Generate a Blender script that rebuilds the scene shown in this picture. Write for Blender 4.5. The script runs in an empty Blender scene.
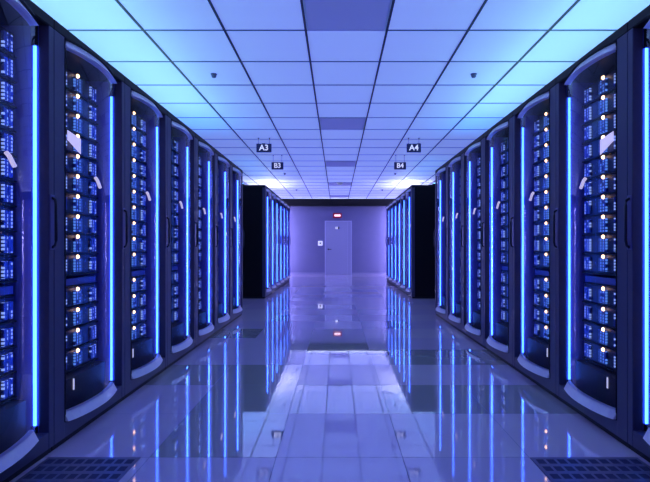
import bpy, bmesh, math, random
from mathutils import Vector, Matrix

random.seed(7)
scene = bpy.context.scene
C = scene.collection

# ------------------------------------------------------------------ camera
cd = bpy.data.cameras.new('camera')
cam = bpy.data.objects.new('camera', cd); C.objects.link(cam)
cam.location = (0, 0, 1.0)
cam.rotation_euler = (math.radians(90), 0, 0)
cd.sensor_fit = 'HORIZONTAL'; cd.sensor_width = 36.0
cd.lens = 485.0 / 650.0 * 36.0
cd.shift_x = -12.2 / 650.0
cd.shift_y = 5.5 / 650.0
cd.clip_start = 0.02
scene.camera = cam

# ------------------------------------------------------------------ world
w = bpy.data.worlds.new('world'); scene.world = w; w.use_nodes = True
w.node_tree.nodes['Background'].inputs[0].default_value = (0.02, 0.02, 0.06, 1)
w.node_tree.nodes['Background'].inputs[1].default_value = 0.3

vs = scene.view_settings
vs.view_transform = 'Standard'; vs.look = 'None'; vs.gamma = 1.0
vs.use_curve_mapping = False; vs.exposure = 0.0

# light settings
CEIL_EMIT = ((0.135, 0.19, 0.56), 1.0)        # backlit ceiling panels
CYAN_UP = ((0.36, 0.95, 0.86), 16.0)           # cyan uplights on the near cabinets
BLUE_UP = ((0.02, 0.45, 1.0), 18.0)
WHITE_UP = ((0.86, 0.86, 1.0), 50.0)
LED = ((0.38, 1.45, 8.5), 1.0)                 # vertical strips in the doors
WALL_TUBE = ((0.55, 0.50, 1.0), 40.0)

# ------------------------------------------------------------------ materials
def mat(name, col, rough=0.5, metal=0.0, spec=0.5, emit=None, estr=1.0, coat=0.0):
    m = bpy.data.materials.new(name); m.use_nodes = True
    b = m.node_tree.nodes['Principled BSDF']
    b.inputs['Base Color'].default_value = (*col, 1)
    b.inputs['Roughness'].default_value = rough
    b.inputs['Metallic'].default_value = metal
    b.inputs['Specular IOR Level'].default_value = spec
    b.inputs['Coat Weight'].default_value = coat
    if emit:
        b.inputs['Emission Color'].default_value = (*emit, 1)
        b.inputs['Emission Strength'].default_value = estr
    return m

def noise_rough(m, scale, lo, hi, colvar=None):
    nt = m.node_tree; b = nt.nodes['Principled BSDF']
    tc = nt.nodes.new('ShaderNodeTexCoord'); n = nt.nodes.new('ShaderNodeTexNoise')
    n.inputs['Scale'].default_value = scale; n.inputs['Detail'].default_value = 4
    r = nt.nodes.new('ShaderNodeMapRange')
    r.inputs['To Min'].default_value = lo; r.inputs['To Max'].default_value = hi
    nt.links.new(tc.outputs['Object'], n.inputs['Vector'])
    nt.links.new(n.outputs['Fac'], r.inputs['Value'])
    nt.links.new(r.outputs['Result'], b.inputs['Roughness'])
    if colvar:
        mx = nt.nodes.new('ShaderNodeMix'); mx.data_type = 'RGBA'
        mx.inputs['A'].default_value = (*colvar[0], 1); mx.inputs['B'].default_value = (*colvar[1], 1)
        nt.links.new(n.outputs['Fac'], mx.inputs['Factor'])
        nt.links.new(mx.outputs['Result'], b.inputs['Base Color'])
    return m

M = {}
M['frame'] = noise_rough(mat('navy powder coated steel', (0.06, 0.06, 0.13), 0.42), 40, 0.34, 0.5, ((0.05, 0.05, 0.12), (0.075, 0.07, 0.16)))
M['black'] = noise_rough(mat('black painted steel', (0.008, 0.008, 0.012), 0.5, spec=0.3), 30, 0.45, 0.6)
M['side'] = noise_rough(mat('black side panel', (0.006, 0.006, 0.010), 0.6, spec=0.2), 12, 0.5, 0.7)
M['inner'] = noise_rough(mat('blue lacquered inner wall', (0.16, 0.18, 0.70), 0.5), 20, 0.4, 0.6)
M['band'] = noise_rough(mat('brushed violet aluminium', (0.55, 0.52, 0.80), 0.4), 60, 0.3, 0.5, ((0.80, 0.74, 0.96), (0.95, 0.90, 1.0)))
M['server'] = noise_rough(mat('server chassis', (0.03, 0.035, 0.10), 0.4, 0.3), 50, 0.3, 0.5)
M['patch'] = noise_rough(mat('blue blanking plate', (0.10, 0.12, 0.45), 0.5), 50, 0.4, 0.6)
M['lower'] = noise_rough(mat('dark lower plate', (0.03, 0.03, 0.05), 0.5), 50, 0.4, 0.6)
M['white'] = mat('white plastic', (0.8, 0.8, 0.85), 0.35)
M['tag'] = mat('pale glint made as a glowing plate', (0.9, 0.85, 0.95), 0.3, emit=(0.8, 0.72, 1.0), estr=0.7)  # white glow standing in for reflections on the door glass
M['whitelamp'] = mat('white indicator lamp', (0.8, 0.8, 0.9), 0.3, emit=(0.75, 0.75, 1.0), estr=0.7)
M['amber'] = mat('amber indicator lamp', (0.9, 0.7, 0.5), 0.3, emit=(1.0, 0.58, 0.28), estr=4.5)
M['led'] = mat('blue led strip', (0.3, 0.6, 0.9), 0.3, emit=LED[0], estr=LED[1])
M['up_cyan'] = mat('cyan uplight', (0.5, 0.9, 0.9), 0.3, emit=CYAN_UP[0], estr=CYAN_UP[1])
M['up_blue'] = mat('blue uplight', (0.3, 0.5, 0.9), 0.3, emit=BLUE_UP[0], estr=BLUE_UP[1])
M['up_white'] = mat('white uplight', (0.9, 0.9, 0.9), 0.3, emit=WHITE_UP[0], estr=WHITE_UP[1])
M['up_soft'] = mat('soft blue uplight', (0.3, 0.5, 0.9), 0.3, emit=(0.12, 0.5, 1.0), estr=5.0)
M['cove'] = mat('white cove strip', (0.9, 0.9, 0.9), 0.3, emit=(0.8, 0.85, 1.0), estr=9.0)
M['tube'] = mat('violet wall tube', (0.7, 0.7, 0.9), 0.3, emit=WALL_TUBE[0], estr=WALL_TUBE[1])
M['handle'] = mat('black handle', (0.015, 0.015, 0.03), 0.3)
M['handle_rim'] = mat('violet handle plate', (0.12, 0.12, 0.30), 0.35, 0.3)

# drive bay: blue modules with rows of tiny lamps
def bay_material(name, lampcol, dens, lum):
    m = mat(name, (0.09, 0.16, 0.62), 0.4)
    nt = m.node_tree; b = nt.nodes['Principled BSDF']
    tc = nt.nodes.new('ShaderNodeTexCoord')
    sp = nt.nodes.new('ShaderNodeSeparateXYZ'); nt.links.new(tc.outputs['Object'], sp.inputs[0])
    def saw(sock, n, duty):
        a = nt.nodes.new('ShaderNodeMath'); a.operation = 'MULTIPLY'; a.inputs[1].default_value = n
        nt.links.new(sock, a.inputs[0])
        f = nt.nodes.new('ShaderNodeMath'); f.operation = 'FRACT'; nt.links.new(a.outputs[0], f.inputs[0])
        g = nt.nodes.new('ShaderNodeMath'); g.operation = 'LESS_THAN'; g.inputs[1].default_value = duty
        nt.links.new(f.outputs[0], g.inputs[0]); return a, g
    ay, gy = saw(sp.outputs['Y'], 38, 0.42)
    az, gz = saw(sp.outputs['Z'], 58, 0.62)
    mul = nt.nodes.new('ShaderNodeMath'); mul.operation = 'MULTIPLY'
    nt.links.new(gy.outputs[0], mul.inputs[0]); nt.links.new(gz.outputs[0], mul.inputs[1])
    cmb = nt.nodes.new('ShaderNodeCombineXYZ')
    for a, k in ((ay, 0), (az, 1)):
        fl = nt.nodes.new('ShaderNodeMath'); fl.operation = 'FLOOR'; nt.links.new(a.outputs[0], fl.inputs[0])
        nt.links.new(fl.outputs[0], cmb.inputs[k])
    oi = nt.nodes.new('ShaderNodeObjectInfo'); nt.links.new(oi.outputs['Random'], cmb.inputs[2])
    wn = nt.nodes.new('ShaderNodeTexWhiteNoise'); nt.links.new(cmb.outputs[0], wn.inputs[0])
    lt = nt.nodes.new('ShaderNodeMath'); lt.operation = 'LESS_THAN'; lt.inputs[1].default_value = dens
    nt.links.new(wn.outputs['Value'], lt.inputs[0])
    m2 = nt.nodes.new('ShaderNodeMath'); m2.operation = 'MULTIPLY'
    nt.links.new(mul.outputs[0], m2.inputs[0]); nt.links.new(lt.outputs[0], m2.inputs[1])
    m3 = nt.nodes.new('ShaderNodeMath'); m3.operation = 'MULTIPLY'; m3.inputs[1].default_value = lum
    nt.links.new(m2.outputs[0], m3.inputs[0])
    b.inputs['Emission Color'].default_value = (*lampcol, 1)
    nt.links.new(m3.outputs[0], b.inputs['Emission Strength'])
    return m
M['bay'] = bay_material('blue drive modules', (0.12, 0.32, 1.0), 0.85, 1.0)
M['bay_white'] = bay_material('blue drive modules with pale lamps', (0.30, 0.45, 1.0), 0.7, 1.0)

# door glass: see-through with a clear reflection
g = bpy.data.materials.new('tinted door glass'); g.use_nodes = True
nt = g.node_tree; nt.nodes.clear()
out = nt.nodes.new('ShaderNodeOutputMaterial'); mix = nt.nodes.new('ShaderNodeMixShader')
tr = nt.nodes.new('ShaderNodeBsdfTransparent'); tr.inputs[0].default_value = (0.86, 0.87, 0.97, 1)
gl = nt.nodes.new('ShaderNodeBsdfGlossy'); gl.inputs['Roughness'].default_value = 0.03
gl.inputs['Color'].default_value = (0.8, 0.8, 1.0, 1)
fr = nt.nodes.new('ShaderNodeFresnel'); fr.inputs[0].default_value = 1.35
nt.links.new(fr.outputs[0], mix.inputs[0]); nt.links.new(tr.outputs[0], mix.inputs[1])
nt.links.new(gl.outputs[0], mix.inputs[2]); nt.links.new(mix.outputs[0], out.inputs[0])
M['glass'] = g

# ------------------------------------------------------------------ mesh helpers
class MB:
    """collects shapes, then links them as one mesh object"""
    def __init__(s): s.bm = bmesh.new(); s.mats = []
    def mi(s, m):
        if m not in s.mats: s.mats.append(m)
        return s.mats.index(m)
    def box(s, x0, x1, y0, y1, z0, z1, m, bevel=0.0):
        if x0 > x1: x0, x1 = x1, x0
        if y0 > y1: y0, y1 = y1, y0
        v = [s.bm.verts.new(p) for p in ((x0,y0,z0),(x1,y0,z0),(x1,y1,z0),(x0,y1,z0),(x0,y0,z1),(x1,y0,z1),(x1,y1,z1),(x0,y1,z1))]
        fs = [s.bm.faces.new([v[i] for i in q]) for q in ((3,2,1,0),(4,5,6,7),(0,1,5,4),(1,2,6,5),(2,3,7,6),(3,0,4,7))]
        k = s.mi(m)
        for f in fs: f.material_index = k
        if bevel > 0:
            es = list({e for f in fs for e in f.edges})
            r = bmesh.ops.bevel(s.bm, geom=es, offset=bevel, segments=2, affect='EDGES', profile=0.6)
            for f in r['faces']: f.material_index = k
    def prism(s, prof, z0, z1, m, prof2=None):
        """vertical prism over an xy profile (counter-clockwise or not)"""
        k = s.mi(m); n = len(prof)
        a = [s.bm.verts.new((p[0], p[1], z0)) for p in prof]
        b = [s.bm.verts.new((p[0], p[1], z1)) for p in (prof2 or prof)]
        fs = [s.bm.faces.new(a), s.bm.faces.new(b[::-1])]
        for i in range(n): fs.append(s.bm.faces.new((a[i], b[i], b[(i+1) % n], a[(i+1) % n])))
        for f in fs: f.material_index = k
    def lathe(s, c, prof, m, seg=20, axis='Z'):
        k = s.mi(m); rings = []
        for r, h in prof:
            ring = []
            for i in range(seg):
                a = 2*math.pi*i/seg
                if axis == 'Z': p = (c[0]+r*math.cos(a), c[1]+r*math.sin(a), c[2]+h)
                elif axis == 'X': p = (c[0]+h, c[1]+r*math.cos(a), c[2]+r*math.sin(a))
                else: p = (c[0]+r*math.cos(a), c[1]+h, c[2]+r*math.sin(a))
                ring.append(s.bm.verts.new(p))
            rings.append(ring)
        for a, b in zip(rings, rings[1:]):
            for i in range(seg):
                f = s.bm.faces.new((a[i], a[(i+1) % seg], b[(i+1) % seg], b[i])); f.material_index = k; f.smooth = True
        for ring in (rings[0], rings[-1]):
            f = s.bm.faces.new(ring); f.material_index = k
    def tube(s, pts, r, m, seg=8):
        k = s.mi(m); rings = []
        pts = [Vector(p) for p in pts]
        for i, p in enumerate(pts):
            d = (pts[min(i+1, len(pts)-1)] - pts[max(i-1, 0)]).normalized()
            u = d.orthogonal().normalized(); v = d.cross(u)
            if abs(d.z) < 0.99:
                u = d.cross(Vector((0, 0, 1))).normalized(); v = d.cross(u)
            rings.append([s.bm.verts.new(p + r*(math.cos(2*math.pi*j/seg)*u + math.sin(2*math.pi*j/seg)*v)) for j in range(seg)])
        for a, b in zip(rings, rings[1:]):
            for i in range(seg):
                f = s.bm.faces.new((a[i], a[(i+1) % seg], b[(i+1) % seg], b[i])); f.material_index = k; f.smooth = True
        for ring in (rings[0], rings[-1]):
            f = s.bm.faces.new(ring); f.material_index = k
    def build(s, name, parent=None, loc=None):
        bmesh.ops.recalc_face_normals(s.bm, faces=s.bm.faces)
        me = bpy.data.meshes.new(name); s.bm.to_mesh(me); s.bm.free()
        for m in s.mats: me.materials.append(m)
        o = bpy.data.objects.new(name, me); C.objects.link(o)
        if loc: o.location = loc
        if parent: o.parent = parent
        return o

def tag(o, label, cat, group=None):
    o['label'] = label; o['category'] = cat
    if group: o['group'] = group
    return o
def struct(o): o['kind'] = 'structure'; return o
def empty(name, loc):
    o = bpy.data.objects.new(name, None); C.objects.link(o); o.location = loc; o.empty_display_size = 0.1
    return o
def copy_tree(o, parent=None):
    c = o.copy(); C.objects.link(c)
    if parent: c.parent = parent
    for ch in list(o.children): copy_tree(ch, c)
    return c

# ------------------------------------------------------------------ room
YB = 17.26; CZ = 2.71; WL = -2.45; WR = 2.52; YF = -1.6
PITCH = 0.6; FX0 = 0.01

def floor_mat(name, base, rough, metal):
    m = mat(name, base, rough, metal, 0.5)
    nt = m.node_tree; b = nt.nodes['Principled BSDF']
    b.inputs['IOR'].default_value = 2.1
    tc = nt.nodes.new('ShaderNodeTexCoord')
    n = nt.nodes.new('ShaderNodeTexNoise'); n.inputs['Scale'].default_value = 3.0; n.inputs['Detail'].default_value = 5
    nt.links.new(tc.outputs['Object'], n.inputs['Vector'])
    r = nt.nodes.new('ShaderNodeMapRange'); r.inputs['To Min'].default_value = rough*0.7; r.inputs['To Max'].default_value = rough*1.4
    nt.links.new(n.outputs['Fac'], r.inputs['Value']); nt.links.new(r.outputs['Result'], b.inputs['Roughness'])
    mx = nt.nodes.new('ShaderNodeMix'); mx.data_type = 'RGBA'
    mx.inputs['A'].default_value = (*[c*0.94 for c in base], 1); mx.inputs['B'].default_value = (*[min(1, c*1.05) for c in base], 1)
    nt.links.new(n.outputs['Fac'], mx.inputs['Factor']); nt.links.new(mx.outputs['Result'], b.inputs['Base Color'])
    return m
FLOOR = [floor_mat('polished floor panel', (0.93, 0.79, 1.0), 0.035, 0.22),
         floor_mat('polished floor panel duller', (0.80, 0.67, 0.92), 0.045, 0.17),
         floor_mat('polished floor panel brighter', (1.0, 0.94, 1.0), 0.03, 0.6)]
JOINT = mat('floor joint', (0.20, 0.20, 0.34), 0.4)
# panels whose finish is brighter (col,row): row 0 spans y 2.3..2.9
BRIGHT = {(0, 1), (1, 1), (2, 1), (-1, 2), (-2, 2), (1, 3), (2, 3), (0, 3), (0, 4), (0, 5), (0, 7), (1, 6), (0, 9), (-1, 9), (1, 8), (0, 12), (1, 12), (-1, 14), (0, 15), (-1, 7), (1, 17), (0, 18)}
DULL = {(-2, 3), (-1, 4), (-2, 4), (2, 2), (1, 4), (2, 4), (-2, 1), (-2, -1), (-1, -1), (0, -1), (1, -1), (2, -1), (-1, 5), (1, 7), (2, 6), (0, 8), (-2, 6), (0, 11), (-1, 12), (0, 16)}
fb = bmesh.new()
me = bpy.data.meshes.new('floor')
ys = []
j = math.floor((YF-2.3)/PITCH)
while 2.3+PITCH*j < YB:
    ys.append(j); j += 1
gap = 0.0016
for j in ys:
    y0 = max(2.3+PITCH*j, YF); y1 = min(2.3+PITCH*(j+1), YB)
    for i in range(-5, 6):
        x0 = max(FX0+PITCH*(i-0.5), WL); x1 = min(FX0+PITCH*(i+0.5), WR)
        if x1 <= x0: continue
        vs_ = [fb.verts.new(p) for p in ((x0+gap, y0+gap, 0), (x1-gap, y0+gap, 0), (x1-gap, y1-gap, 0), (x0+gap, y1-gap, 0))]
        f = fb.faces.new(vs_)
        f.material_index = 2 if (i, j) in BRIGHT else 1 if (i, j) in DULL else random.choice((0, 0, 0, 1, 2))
vs_ = [fb.verts.new(p) for p in ((WL, YF, -0.002), (WR, YF, -0.002), (WR, YB, -0.002), (WL, YB, -0.002))]
fb.faces.new(vs_).material_index = 3
lo = [fb.verts.new((v.co.x, v.co.y, -0.1)) for v in vs_]
fb.faces.new(lo[::-1]).material_index = 3
for a in range(4):
    fb.faces.new((vs_[a], lo[a], lo[(a+1) % 4], vs_[(a+1) % 4])).material_index = 3
fb.to_mesh(me); fb.free()
for m in FLOOR + [JOINT]: me.materials.append(m)
floor = bpy.data.objects.new('floor', me); C.objects.link(floor); struct(floor)

wallm = noise_rough(mat('lilac painted wall', (0.3, 0.3, 0.5), 0.7), 6, 0.6, 0.8, ((0.19, 0.19, 0.38), (0.22, 0.22, 0.42)))
b = MB(); b.box(WL-0.1, WL, YF, YB, -0.1, CZ+0.1, wallm); struct(b.build('wall_left'))
b = MB(); b.box(WR, WR+0.1, YF, YB, -0.1, CZ+0.1, wallm); struct(b.build('wall_right'))
b = MB(); b.box(WL-0.1, WR+0.1, YB, YB+0.1, -0.1, CZ+0.1, wallm); struct(b.build('wall_back'))
b = MB(); b.box(WL-0.1, WR+0.1, YF-0.1, YF, -0.1, CZ+0.1, wallm); struct(b.build('wall_front'))
b = MB(); b.box(WL, WR, YB-0.02, YB, 0, 0.07, mat('pale skirting', (0.34, 0.34, 0.55), 0.4), 0.004); struct(b.build('baseboard_back'))
b = MB(); b.box(WL, WR, YB-0.22, YB-0.205, 2.43, 2.675, M['black']); b.box(WL, WR, YB-0.205, YB-0.001, 2.43, 2.445, M['black']); struct(b.build('trim_1'))
b = MB(); b.box(WL+0.2, WR-0.2, YB-0.19, YB-0.14, 2.53, 2.57, M['cove']); b.box(WL+0.2, WR-0.2, YB-0.19, YB-0.14, 2.4455, 2.5295, M['black']); tag(b.build('cove_light'), 'white strip light lying in the dark beam above the end wall', 'light')

# ceiling: backlit panels in a dark grid
SX, SY, CX0, CY0 = 0.6404, 0.6494, 0.072, 3.831
pm = mat('backlit ceiling panel', (0.72, 0.74, 0.90), 0.6, emit=CEIL_EMIT[0], estr=CEIL_EMIT[1])
noise_rough(pm, 2, 0.55, 0.7)
b = MB(); b.box(WL, WR, YF, YB, CZ, CZ+0.1, pm); struct(b.build('ceiling'))
bar_long = mat('dark ceiling runner', (0.03, 0.04, 0.12), 0.5)
bar_cross = mat('blue grey cross tee', (0.10, 0.16, 0.34), 0.5)
b = MB()
i = -4
for i in range(-4, 5):
    x = CX0 + SX*(i+0.5)
    if WL < x < WR: b.box(x-0.009, x+0.009, YF, YB, CZ-0.008, CZ, bar_long)
struct(b.build('trim_2'))
b = MB()
k = math.ceil((YF-CY0)/SY)
while CY0+SY*k < YB:
    y = CY0+SY*k; b.box(WL, WR, y-0.007, y+0.007, CZ-0.005, CZ, bar_cross); k += 1
struct(b.build('trim_3'))

# dark unlit panels along the ceiling centre; faint glow stands in for bounced light
dm = noise_rough(mat('dim violet panel', (0.45, 0.42, 0.80), 0.35, emit=(0.035, 0.045, 0.17)), 8, 0.3, 0.45)
rim = mat('pale panel rim', (0.55, 0.6, 0.9), 0.4)
where = ['nearest the camera at the top edge', 'second from the camera, between the grid runners', 'third from the camera, past the hanging signs',
         'fourth from the camera, above the little white fixture', 'farthest one, just before the dark beam']
for n, k in enumerate((-1, 4, 9, 14, 19)):
    y0 = CY0+SY*k+0.008; y1 = CY0+SY*(k+1)-0.008
    if k == 19: y1 = min(y1, YB-0.23)
    x0 = CX0-SX/2+0.012; x1 = CX0+SX/2-0.012
    t = empty('ceiling_panel', ((x0+x1)/2, (y0+y1)/2, CZ-0.012))
    tag(t, 'dark violet unlit ceiling panel, ' + where[n], 'ceiling panel', 'unlit centre ceiling panels')
    hx = (x1-x0)/2; hy = (y1-y0)/2
    p = MB(); p.box(-hx+0.012, hx-0.012, -hy+0.012, hy-0.012, 0.004, 0.011, dm); p.build('panel_face', t)
    p = MB()
    p.box(-hx, -hx+0.012, -hy, hy, 0, 0.011, rim); p.box(hx-0.012, hx, -hy, hy, 0, 0.011, rim)
    p.box(-hx+0.012, hx-0.012, -hy, -hy+0.012, 0, 0.011, dm); p.box(-hx+0.012, hx-0.012, hy-0.012, hy, 0, 0.011, dm)
    p.build('rim', t)

# ------------------------------------------------------------------ cabinets
W = 0.783
BOW = [(0.095, 0.0), (0.13, 0.016), (0.18, 0.029), (0.24, 0.039), (0.31, 0.045), (0.385, 0.046), (0.45, 0.041), (0.51, 0.031), (0.57, 0.018), (0.61, 0.007), (0.635, 0.0)]
ZS = [1.998-0.1175*i for i in range(10)] + [0.751, 0.630, 0.510, 0.391]

def make_cabinet(s, front):
    """s=-1 for the left row, +1 for the right row; the root sits on the floor at the front near corner"""
    root = empty('server_cabinet', (s*front, 0, 0))
    D = 0.95
    def bx(mb, u0, u1, v0, v1, z0, z1, m, bev=0.0): mb.box(s*v0, s*v1, u0, u1, z0, z1, m, bev)
    e = 0.0015
    b = MB()   # outer shell
    bx(b, e, 0.018, 0.06, D, 0.03, 2.09, M['side']); bx(b, W-0.018, W-e, 0.06, D, 0.03, 2.09, M['side'])
    bx(b, 0.018, W-0.018, D-0.02, D, 0.03, 2.09, M['side'])
    bx(b, e, W-e, 0.0, D, 2.062, 2.11, M['black'], 0.004)
    bx(b, 0.018, W-0.018, 0.06, D-0.02, 0.03, 0.06, M['side'])
    b.build('shell', root)
    b = MB(); bx(b, e, W-e, 0.012, D-0.01, 0.0, 0.028, M['black'], 0.003); b.build('plinth', root)
    b = MB()   # front frame: two posts, sill and head
    bx(b, e, 0.092, 0.0, 0.058, 0.03, 2.06, M['frame'], 0.004)
    bx(b, 0.742, W-e, 0.0, 0.05, 0.03, 2.06, M['frame'], 0.004)
    bx(b, 0.0925, 0.7415, 0.002, 0.058, 0.03, 0.108, M['frame'])
    bx(b, 0.0925, 0.7415, 0.004, 0.058, 2.058, 2.061, M['black'])
    b.build('front_frame', root)
    b = MB()   # inner lining that the blue strip lights up
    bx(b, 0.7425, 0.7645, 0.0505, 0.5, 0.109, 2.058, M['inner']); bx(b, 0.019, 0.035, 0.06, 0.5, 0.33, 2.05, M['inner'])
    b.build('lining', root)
    # bowed door
    prof_out = [(-s*d, u) for u, d in BOW]
    def bowpoly(off0, off1, u_in=0.0):
        return [(-s*(d+off0), u) for u, d in BOW] + [(-s*(d+off1), u) for u, d in reversed(BOW)]
    door = MB()
    door.prism(bowpoly(0.000, -0.012), 0.108, 0.1135, M['black']); door.prism(bowpoly(0.000, -0.012), 2.053, 2.0575, M['black'])
    bx(door, 0.0935, 0.0995, -0.002, 0.012, 0.114, 2.053, M['black'])
    door = door.build('door', root)
    b = MB(); k = b.mi(M['glass'])
    lo_ = [b.bm.verts.new((-s*d, u, 0.162)) for u, d in BOW]; hi_ = [b.bm.verts.new((-s*d, u, 2.008)) for u, d in BOW]
    for i in range(len(BOW)-1):
        f = b.bm.faces.new((lo_[i], lo_[i+1], hi_[i+1], hi_[i])); f.smooth = True
    b.build('glass_pane', door)
    b = MB(); b.prism(bowpoly(0.018, -0.024), 2.008, 2.053, M['band'], bowpoly(-0.016, -0.026)); o = b.build('top_band', door)
    b = MB(); b.prism(bowpoly(0.018, -0.024), 0.1135, 0.162, M['band'], bowpoly(-0.008, -0.026)); b.build('bottom_band', door)
    # light strip at the door edge
    b = MB(); bx(b, 0.7345, 0.742, 0.059, 0.073, 0.142, 1.960, M['led'], 0.003); ls = b.build('light_strip', root)
    ls['label'] = 'glowing blue light strip'
    for za, zb in ((1.9605, 2.057), (0.109, 0.1415)):
        b = MB(); bx(b, 0.727, 0.742, 0.052, 0.080, za, zb, M['black'], 0.003); b.build('end_cap', ls)
    # handle on the far post
    b = MB(); bx(b, 0.744, 0.780, -0.005, -0.0002, 0.985, 1.25, M['handle_rim'], 0.002); h = b.build('handle', root)
    b = MB()
    b.tube([(-s*0.004, 0.762, 0.995), (-s*0.018, 0.762, 1.005), (-s*0.022, 0.762, 1.03), (-s*0.022, 0.762, 1.20), (-s*0.018, 0.762, 1.225), (-s*0.004, 0.762, 1.235)], 0.007, M['handle'])
    b.build('grip', h)
    # equipment
    V = 0.155
    for n, zt in enumerate(ZS):
        b = MB(); bx(b, 0.037, 0.722, V, 0.50, zt-0.098, zt+0.010, M['server'], 0.002)
        bx(b, 0.037, 0.722, V-0.014, V, zt-0.108, zt-0.1, M['black'])
        bx(b, 0.372, 0.380, V-0.006, V, zt-0.085, zt-0.012, M['bay_white'])
        sv = b.build('server', root)
        for (u0, u1, mm) in ((0.10, 0.20, 'bay'), (0.24, 0.34, 'bay'), (0.455, 0.53, 'bay'), (0.635, 0.70, 'bay_white')):
            b = MB(); bx(b, u0, (u0+u1)/2-0.003, V-0.012, V, zt-0.088, zt-0.008, M[mm], 0.002)
            bx(b, (u0+u1)/2+0.003, u1, V-0.012, V, zt-0.088, zt-0.008, M[mm], 0.002)
            b.build('drive_bay', sv)
        b = MB(); b.lathe((s*(V-0.012), 0.475, zt), [(0.002, 0.0), (0.012, s*0.0), (0.012, -s*0.004), (0.008, -s*0.010), (0.002, -s*0.012)], M['amber'], 12, 'X')
        am = b.build('status_light', sv); am['label'] = 'amber status light'
    b = MB(); bx(b, 0.037, 0.722, V+0.004, 0.50, 0.775, 0.815, M['patch'], 0.002); bx(b, 0.037, 0.722, V-0.004, 0.5, 0.765, 0.772, M['black']); b.build('blanking_plate', root)
    b = MB(); bx(b, 0.02, 0.722, 0.095, 0.50, 0.061, 0.272, M['lower'], 0.003); lp = b.build('lower_panel', root)
    b = MB(); bx(b, 0.340, 0.349, 0.090, 0.0949, 0.20, 0.262, M['whitelamp'], 0.001); lb = b.build('indicator_bar', lp); lb['label'] = 'small white light bar'
    # slanted reflection inside the door, made as a glowing bar
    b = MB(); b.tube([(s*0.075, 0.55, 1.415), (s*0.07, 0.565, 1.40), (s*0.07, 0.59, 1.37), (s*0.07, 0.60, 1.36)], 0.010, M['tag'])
    cb = b.build('slanted_glint', root); cb['label'] = 'short slanted white glint'
    # uplight channel on the roof
    b = MB(); bx(b, 0.03, W-0.03, 0.42, 0.52, 2.112, 2.140, M['black']); up = b.build('uplight', root)
    b = MB(); bx(b, 0.05, W-0.05, 0.435, 0.505, 2.1405, 2.150, M['up_cyan']); b.build('diffuser', up)
    return root

def set_up(root, m):
    for ch in root.children:
        if ch.name.startswith('uplight'):
            for d in ch.children:
                d.material_slots[0].link = 'OBJECT'; d.material_slots[0].material = m

Y7 = 7.09
near = [Y7-W*(7-i) for i in range(7)]
far = [9.32+W*1.015*i for i in range(6)]
ordn = ['nearest, cut by the frame edge', 'second, with large amber lights', 'third from the camera',
        'fourth from the camera', 'fifth from the camera', 'sixth, next to last', 'seventh, last before the gap']
ordf = ['first after the gap, black side showing', 'second after the gap', 'third after the gap', 'fourth after the gap', 'fifth after the gap', 'last of all, nearest the end wall']
for s, front, side in ((-1, 1.38, 'left'), (1, 1.432, 'right')):
    proto = make_cabinet(s, front)
    for n, y in enumerate(near + far):
        o = proto if n == 0 else copy_tree(proto)
        if n < 7 and s < 0: y = 7.088-0.7873*(7-n); o.scale = (1, 1.005, 1)
        o.location = (s*front, y, 0)
        if n < 7:
            tag(o, 'navy glass-door cabinet in near %s row, %s' % (side, ordn[n]), 'server cabinet', 'near %s row of server cabinets' % side)
            if n == 6: set_up(o, M['up_blue'])
        else:
            tag(o, 'server cabinet in the far %s row, %s' % (side, ordf[n-7]), 'server cabinet', 'far %s row of server cabinets' % side)
            set_up(o, M['up_white'] if n >= 11 else M['up_soft'])
            o.scale = (1, 1.015, 1.035)
        if n == 1:   # glass reflection in the second cabinet, made as a glowing plate
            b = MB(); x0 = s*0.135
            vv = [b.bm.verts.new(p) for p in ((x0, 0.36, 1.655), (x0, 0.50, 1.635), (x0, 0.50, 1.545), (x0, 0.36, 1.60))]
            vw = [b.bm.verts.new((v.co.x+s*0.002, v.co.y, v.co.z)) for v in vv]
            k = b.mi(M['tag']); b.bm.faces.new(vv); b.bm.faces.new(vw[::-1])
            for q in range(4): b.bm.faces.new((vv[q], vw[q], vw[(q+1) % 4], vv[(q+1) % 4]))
            b.build('glass_glint', o)['label'] = 'pale glint made as a glowing plate'

# ------------------------------------------------------------------ end wall: door, exit sign, reader, tubes
dcol = noise_rough(mat('pale lilac door', (0.42, 0.43, 0.66), 0.45), 10, 0.4, 0.5)
dfr = mat('door frame paint', (0.62, 0.63, 0.88), 0.4)
d = struct(empty('door_1', (0.038, YB-0.001, 0)))
b = MB(); b.box(-0.445, 0.445, -0.03, 0, 0.005, 1.885, dcol, 0.003); b.box(0.325, 0.332, -0.033, -0.03, 0.01, 1.88, dfr); b.build('door_leaf', d)
b = MB(); b.box(-0.478, -0.447, -0.045, 0, 0, 1.915, dfr, 0.003); b.box(0.447, 0.478, -0.045, 0, 0, 1.915, dfr, 0.003); b.box(-0.447, 0.447, -0.045, 0, 1.888, 1.915, dfr, 0.003); b.build('door_frame', d)
b = MB(); b.tube([(-0.35, -0.03, 0.90), (-0.35, -0.07, 0.90), (-0.24, -0.075, 0.90)], 0.012, M['handle']); b.lathe((-0.35, -0.03, 0.90), [(0.028, 0), (0.028, -0.008)], M['handle'], 16, 'Y'); b.build('door_handle', d)

t = empty('door_plate', (0.0, YB-0.033, 1.66))
tag(t, 'small white plate with a dark mark high on the pale door', 'sign')
b = MB(); b.box(-0.065, 0.025, -0.008, 0, -0.04, 0.04, M['whitelamp'], 0.003); b.build('plate', t)
b = MB(); b.box(0.028, 0.075, -0.008, 0, -0.04, 0.04, M['handle'], 0.003); b.build('dark_mark', t)

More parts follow.
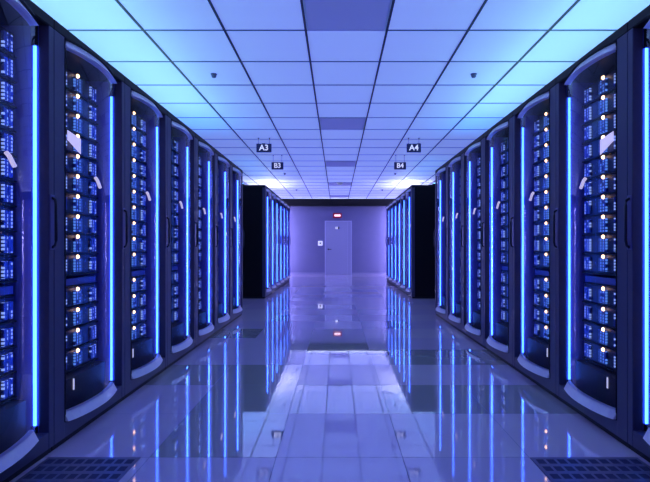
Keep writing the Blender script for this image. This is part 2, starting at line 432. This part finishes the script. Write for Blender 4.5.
red = mat('dark red sign housing', (0.25, 0.01, 0.03), 0.4, emit=(0.5, 0.01, 0.05), estr=0.25)
glow = mat('lit sign face', (1, 0.8, 0.8), 0.4, emit=(1.0, 0.66, 0.70), estr=1.6)
t = empty('exit_sign', (0.008, YB-0.002, 2.10))
tag(t, 'small lit red exit sign on the wall above the door', 'exit sign')
b = MB(); b.box(-0.155, 0.155, -0.05, 0, -0.085, 0.085, red, 0.015); b.build('housing', t)
b = MB()
def text_obj(txt, size, m, name, parent, loc, rot, ext=0.002):
    cu = bpy.data.curves.new(name, 'FONT'); cu.body = txt; cu.size = size; cu.align_x = 'CENTER'; cu.align_y = 'CENTER'; cu.extrude = ext; cu.offset = size*0.02
    tmp = bpy.data.objects.new('tmp', cu); C.objects.link(tmp)
    bpy.context.view_layer.update()
    me = bpy.data.meshes.new_from_object(tmp.evaluated_get(bpy.context.evaluated_depsgraph_get()))
    me.transform(Matrix.Rotation(math.radians(90), 4, 'X'))
    bpy.data.objects.remove(tmp); me.materials.clear(); me.materials.append(m)
    o = bpy.data.objects.new(name, me); C.objects.link(o); o.parent = parent; o.location = loc
    return o
b.bm.free()
b = MB(); b.box(-0.105, 0.105, -0.0545, -0.0505, -0.032, 0.032, glow, 0.002); b.build('lit_face', t)

t = empty('access_reader', (-0.60, YB-0.001, 1.115))
tag(t, 'square white access reader on the wall left of the door', 'card reader')
b = MB(); b.box(-0.08, 0.08, -0.03, 0, -0.08, 0.08, M['whitelamp'], 0.012); b.build('reader_body', t)
b = MB(); b.box(-0.03, 0.03, -0.036, -0.0305, -0.03, 0.03, M['handle'], 0.004); b.build('keypad', t)

for sx, lab in ((-1.93, 'left'), (1.99, 'right')):
    t = empty('standing_tube_lamp', (sx, 16.86, 0))
    tag(t, 'tall violet tube lamp behind the far end of the %s cabinet row' % lab, 'lamp', 'tube lamps behind the far rows')
    b = MB(); b.lathe((0, 0, 0), [(0.10, 0), (0.10, 0.02), (0.03, 0.04), (0.03, 0.10)], M['black'], 20); b.build('base', t)
    b = MB(); b.lathe((0, 0, 0.1005), [(0.03, 0), (0.03, 2.3)], M['tube'], 16); b.build('tube', t)

# ------------------------------------------------------------------ hanging signs
sm = mat('navy sign board', (0.03, 0.03, 0.14), 0.4)
for txt, x, y, wd, top in (('A3', -1.147, 7.6, 0.236, 1.61), ('A4', 1.20, 7.6, 0.224, 1.61), ('B3', -1.113, 9.04, 0.222, 1.57), ('B4', 1.172, 9.04, 0.222, 1.57)):
    top += 1.0
    t = empty('hanging_sign', (x, y, top-0.135))
    tag(t, 'small navy sign reading %s hanging from the ceiling on two rods' % txt, 'sign', 'hanging row signs')
    b = MB(); b.box(-wd/2, wd/2, -0.012, 0.012, 0, 0.135, sm, 0.003); b.build('board', t)
    text_obj(txt, 0.125, M['whitelamp'], 'lettering', t, (0, -0.0135, 0.068), None, 0.001)
    hz = CZ-0.008-(top-0.135)
    b = MB()
    for q in (-wd*0.36, wd*0.36):
        b.tube([(q, 0, 0.1355), (q, 0, hz-0.0005)], 0.003, M['handle'], 6); b.lathe((q, 0, hz-0.012), [(0.010, 0), (0.012, 0.0115)], M['handle'], 10)
    b.build('hanger_rods', t)

# ------------------------------------------------------------------ smoke detectors
det = mat('grey detector plastic', (0.16, 0.17, 0.35), 0.4)
dpos = [(1.5, 'nearest the camera'), (6.5, 'before the first sign'), (11.5, 'past both hanging signs'), (16.5, 'close to the end wall')]
first = None
for k, lab in dpos:
    for sx, side in ((-1.222, 'left'), (1.352, 'right')):
        if first is None:
            t = empty('smoke_detector', (0, 0, 0))
            b = MB(); b.lathe((0, 0, 0), [(0.028, -0.012), (0.032, -0.001)], det, 20); b.build('base', t)
            b = MB(); b.lathe((0, 0, 0), [(0.006, -0.040), (0.018, -0.036), (0.024, -0.026), (0.024, -0.020), (0.016, -0.0125)], det, 20); b.build('sensor_head', t)
            first = t
        else: t = copy_tree(first)
        t.location = (sx, CY0+SY*k, CZ)
        tag(t, 'small dark smoke detector on the %s of the ceiling, %s' % (side, lab), 'smoke detector', 'ceiling smoke detectors')
t = empty('ceiling_fixture', (0.07, 12.85, CZ-0.008))
tag(t, 'little white fixture on the ceiling beside the fourth dark panel', 'ceiling fixture')
b = MB(); b.lathe((0, 0, 0), [(0.09, -0.02), (0.10, -0.0005)], M['white'], 24); b.build('base', t)
b = MB(); b.lathe((0, 0, 0), [(0.02, -0.075), (0.055, -0.062), (0.07, -0.04), (0.075, -0.0205)], M['white'], 24); b.build('dome', t)

# ------------------------------------------------------------------ perforated floor tiles
pf = mat('perforated steel tile', (0.15, 0.15, 0.27), 0.3, 0.3)
hole = mat('dark slot', (0.03, 0.03, 0.10), 0.7)
for x0, x1, lab in ((-1.366, -0.93, 'left'), (0.912, 1.418, 'right')):
    t = empty('perforated_floor_tile', ((x0+x1)/2, 1.995, 0))
    tag(t, 'perforated metal airflow tile in the floor beside the near %s cabinets' % lab, 'floor tile', 'perforated floor tiles')
    hx = (x1-x0)/2; n = round((x1-x0)/0.05); m_ = 8
    b = MB(); b.box(-hx, hx, -0.298, 0.298, 0.0003, 0.003, pf); b.build('plate', t)
    b = MB(); cw = (x1-x0-0.02)/n; ch = 0.58/m_
    for q in range(n):
        for r in range(m_):
            xx = -hx+0.01+cw*q; yy = -0.29+ch*r
            b.box(xx+cw*0.14, xx+cw*0.86, yy+ch*0.2, yy+ch*0.8, 0.0031, 0.0036, hole)
    b.build('slots', t)
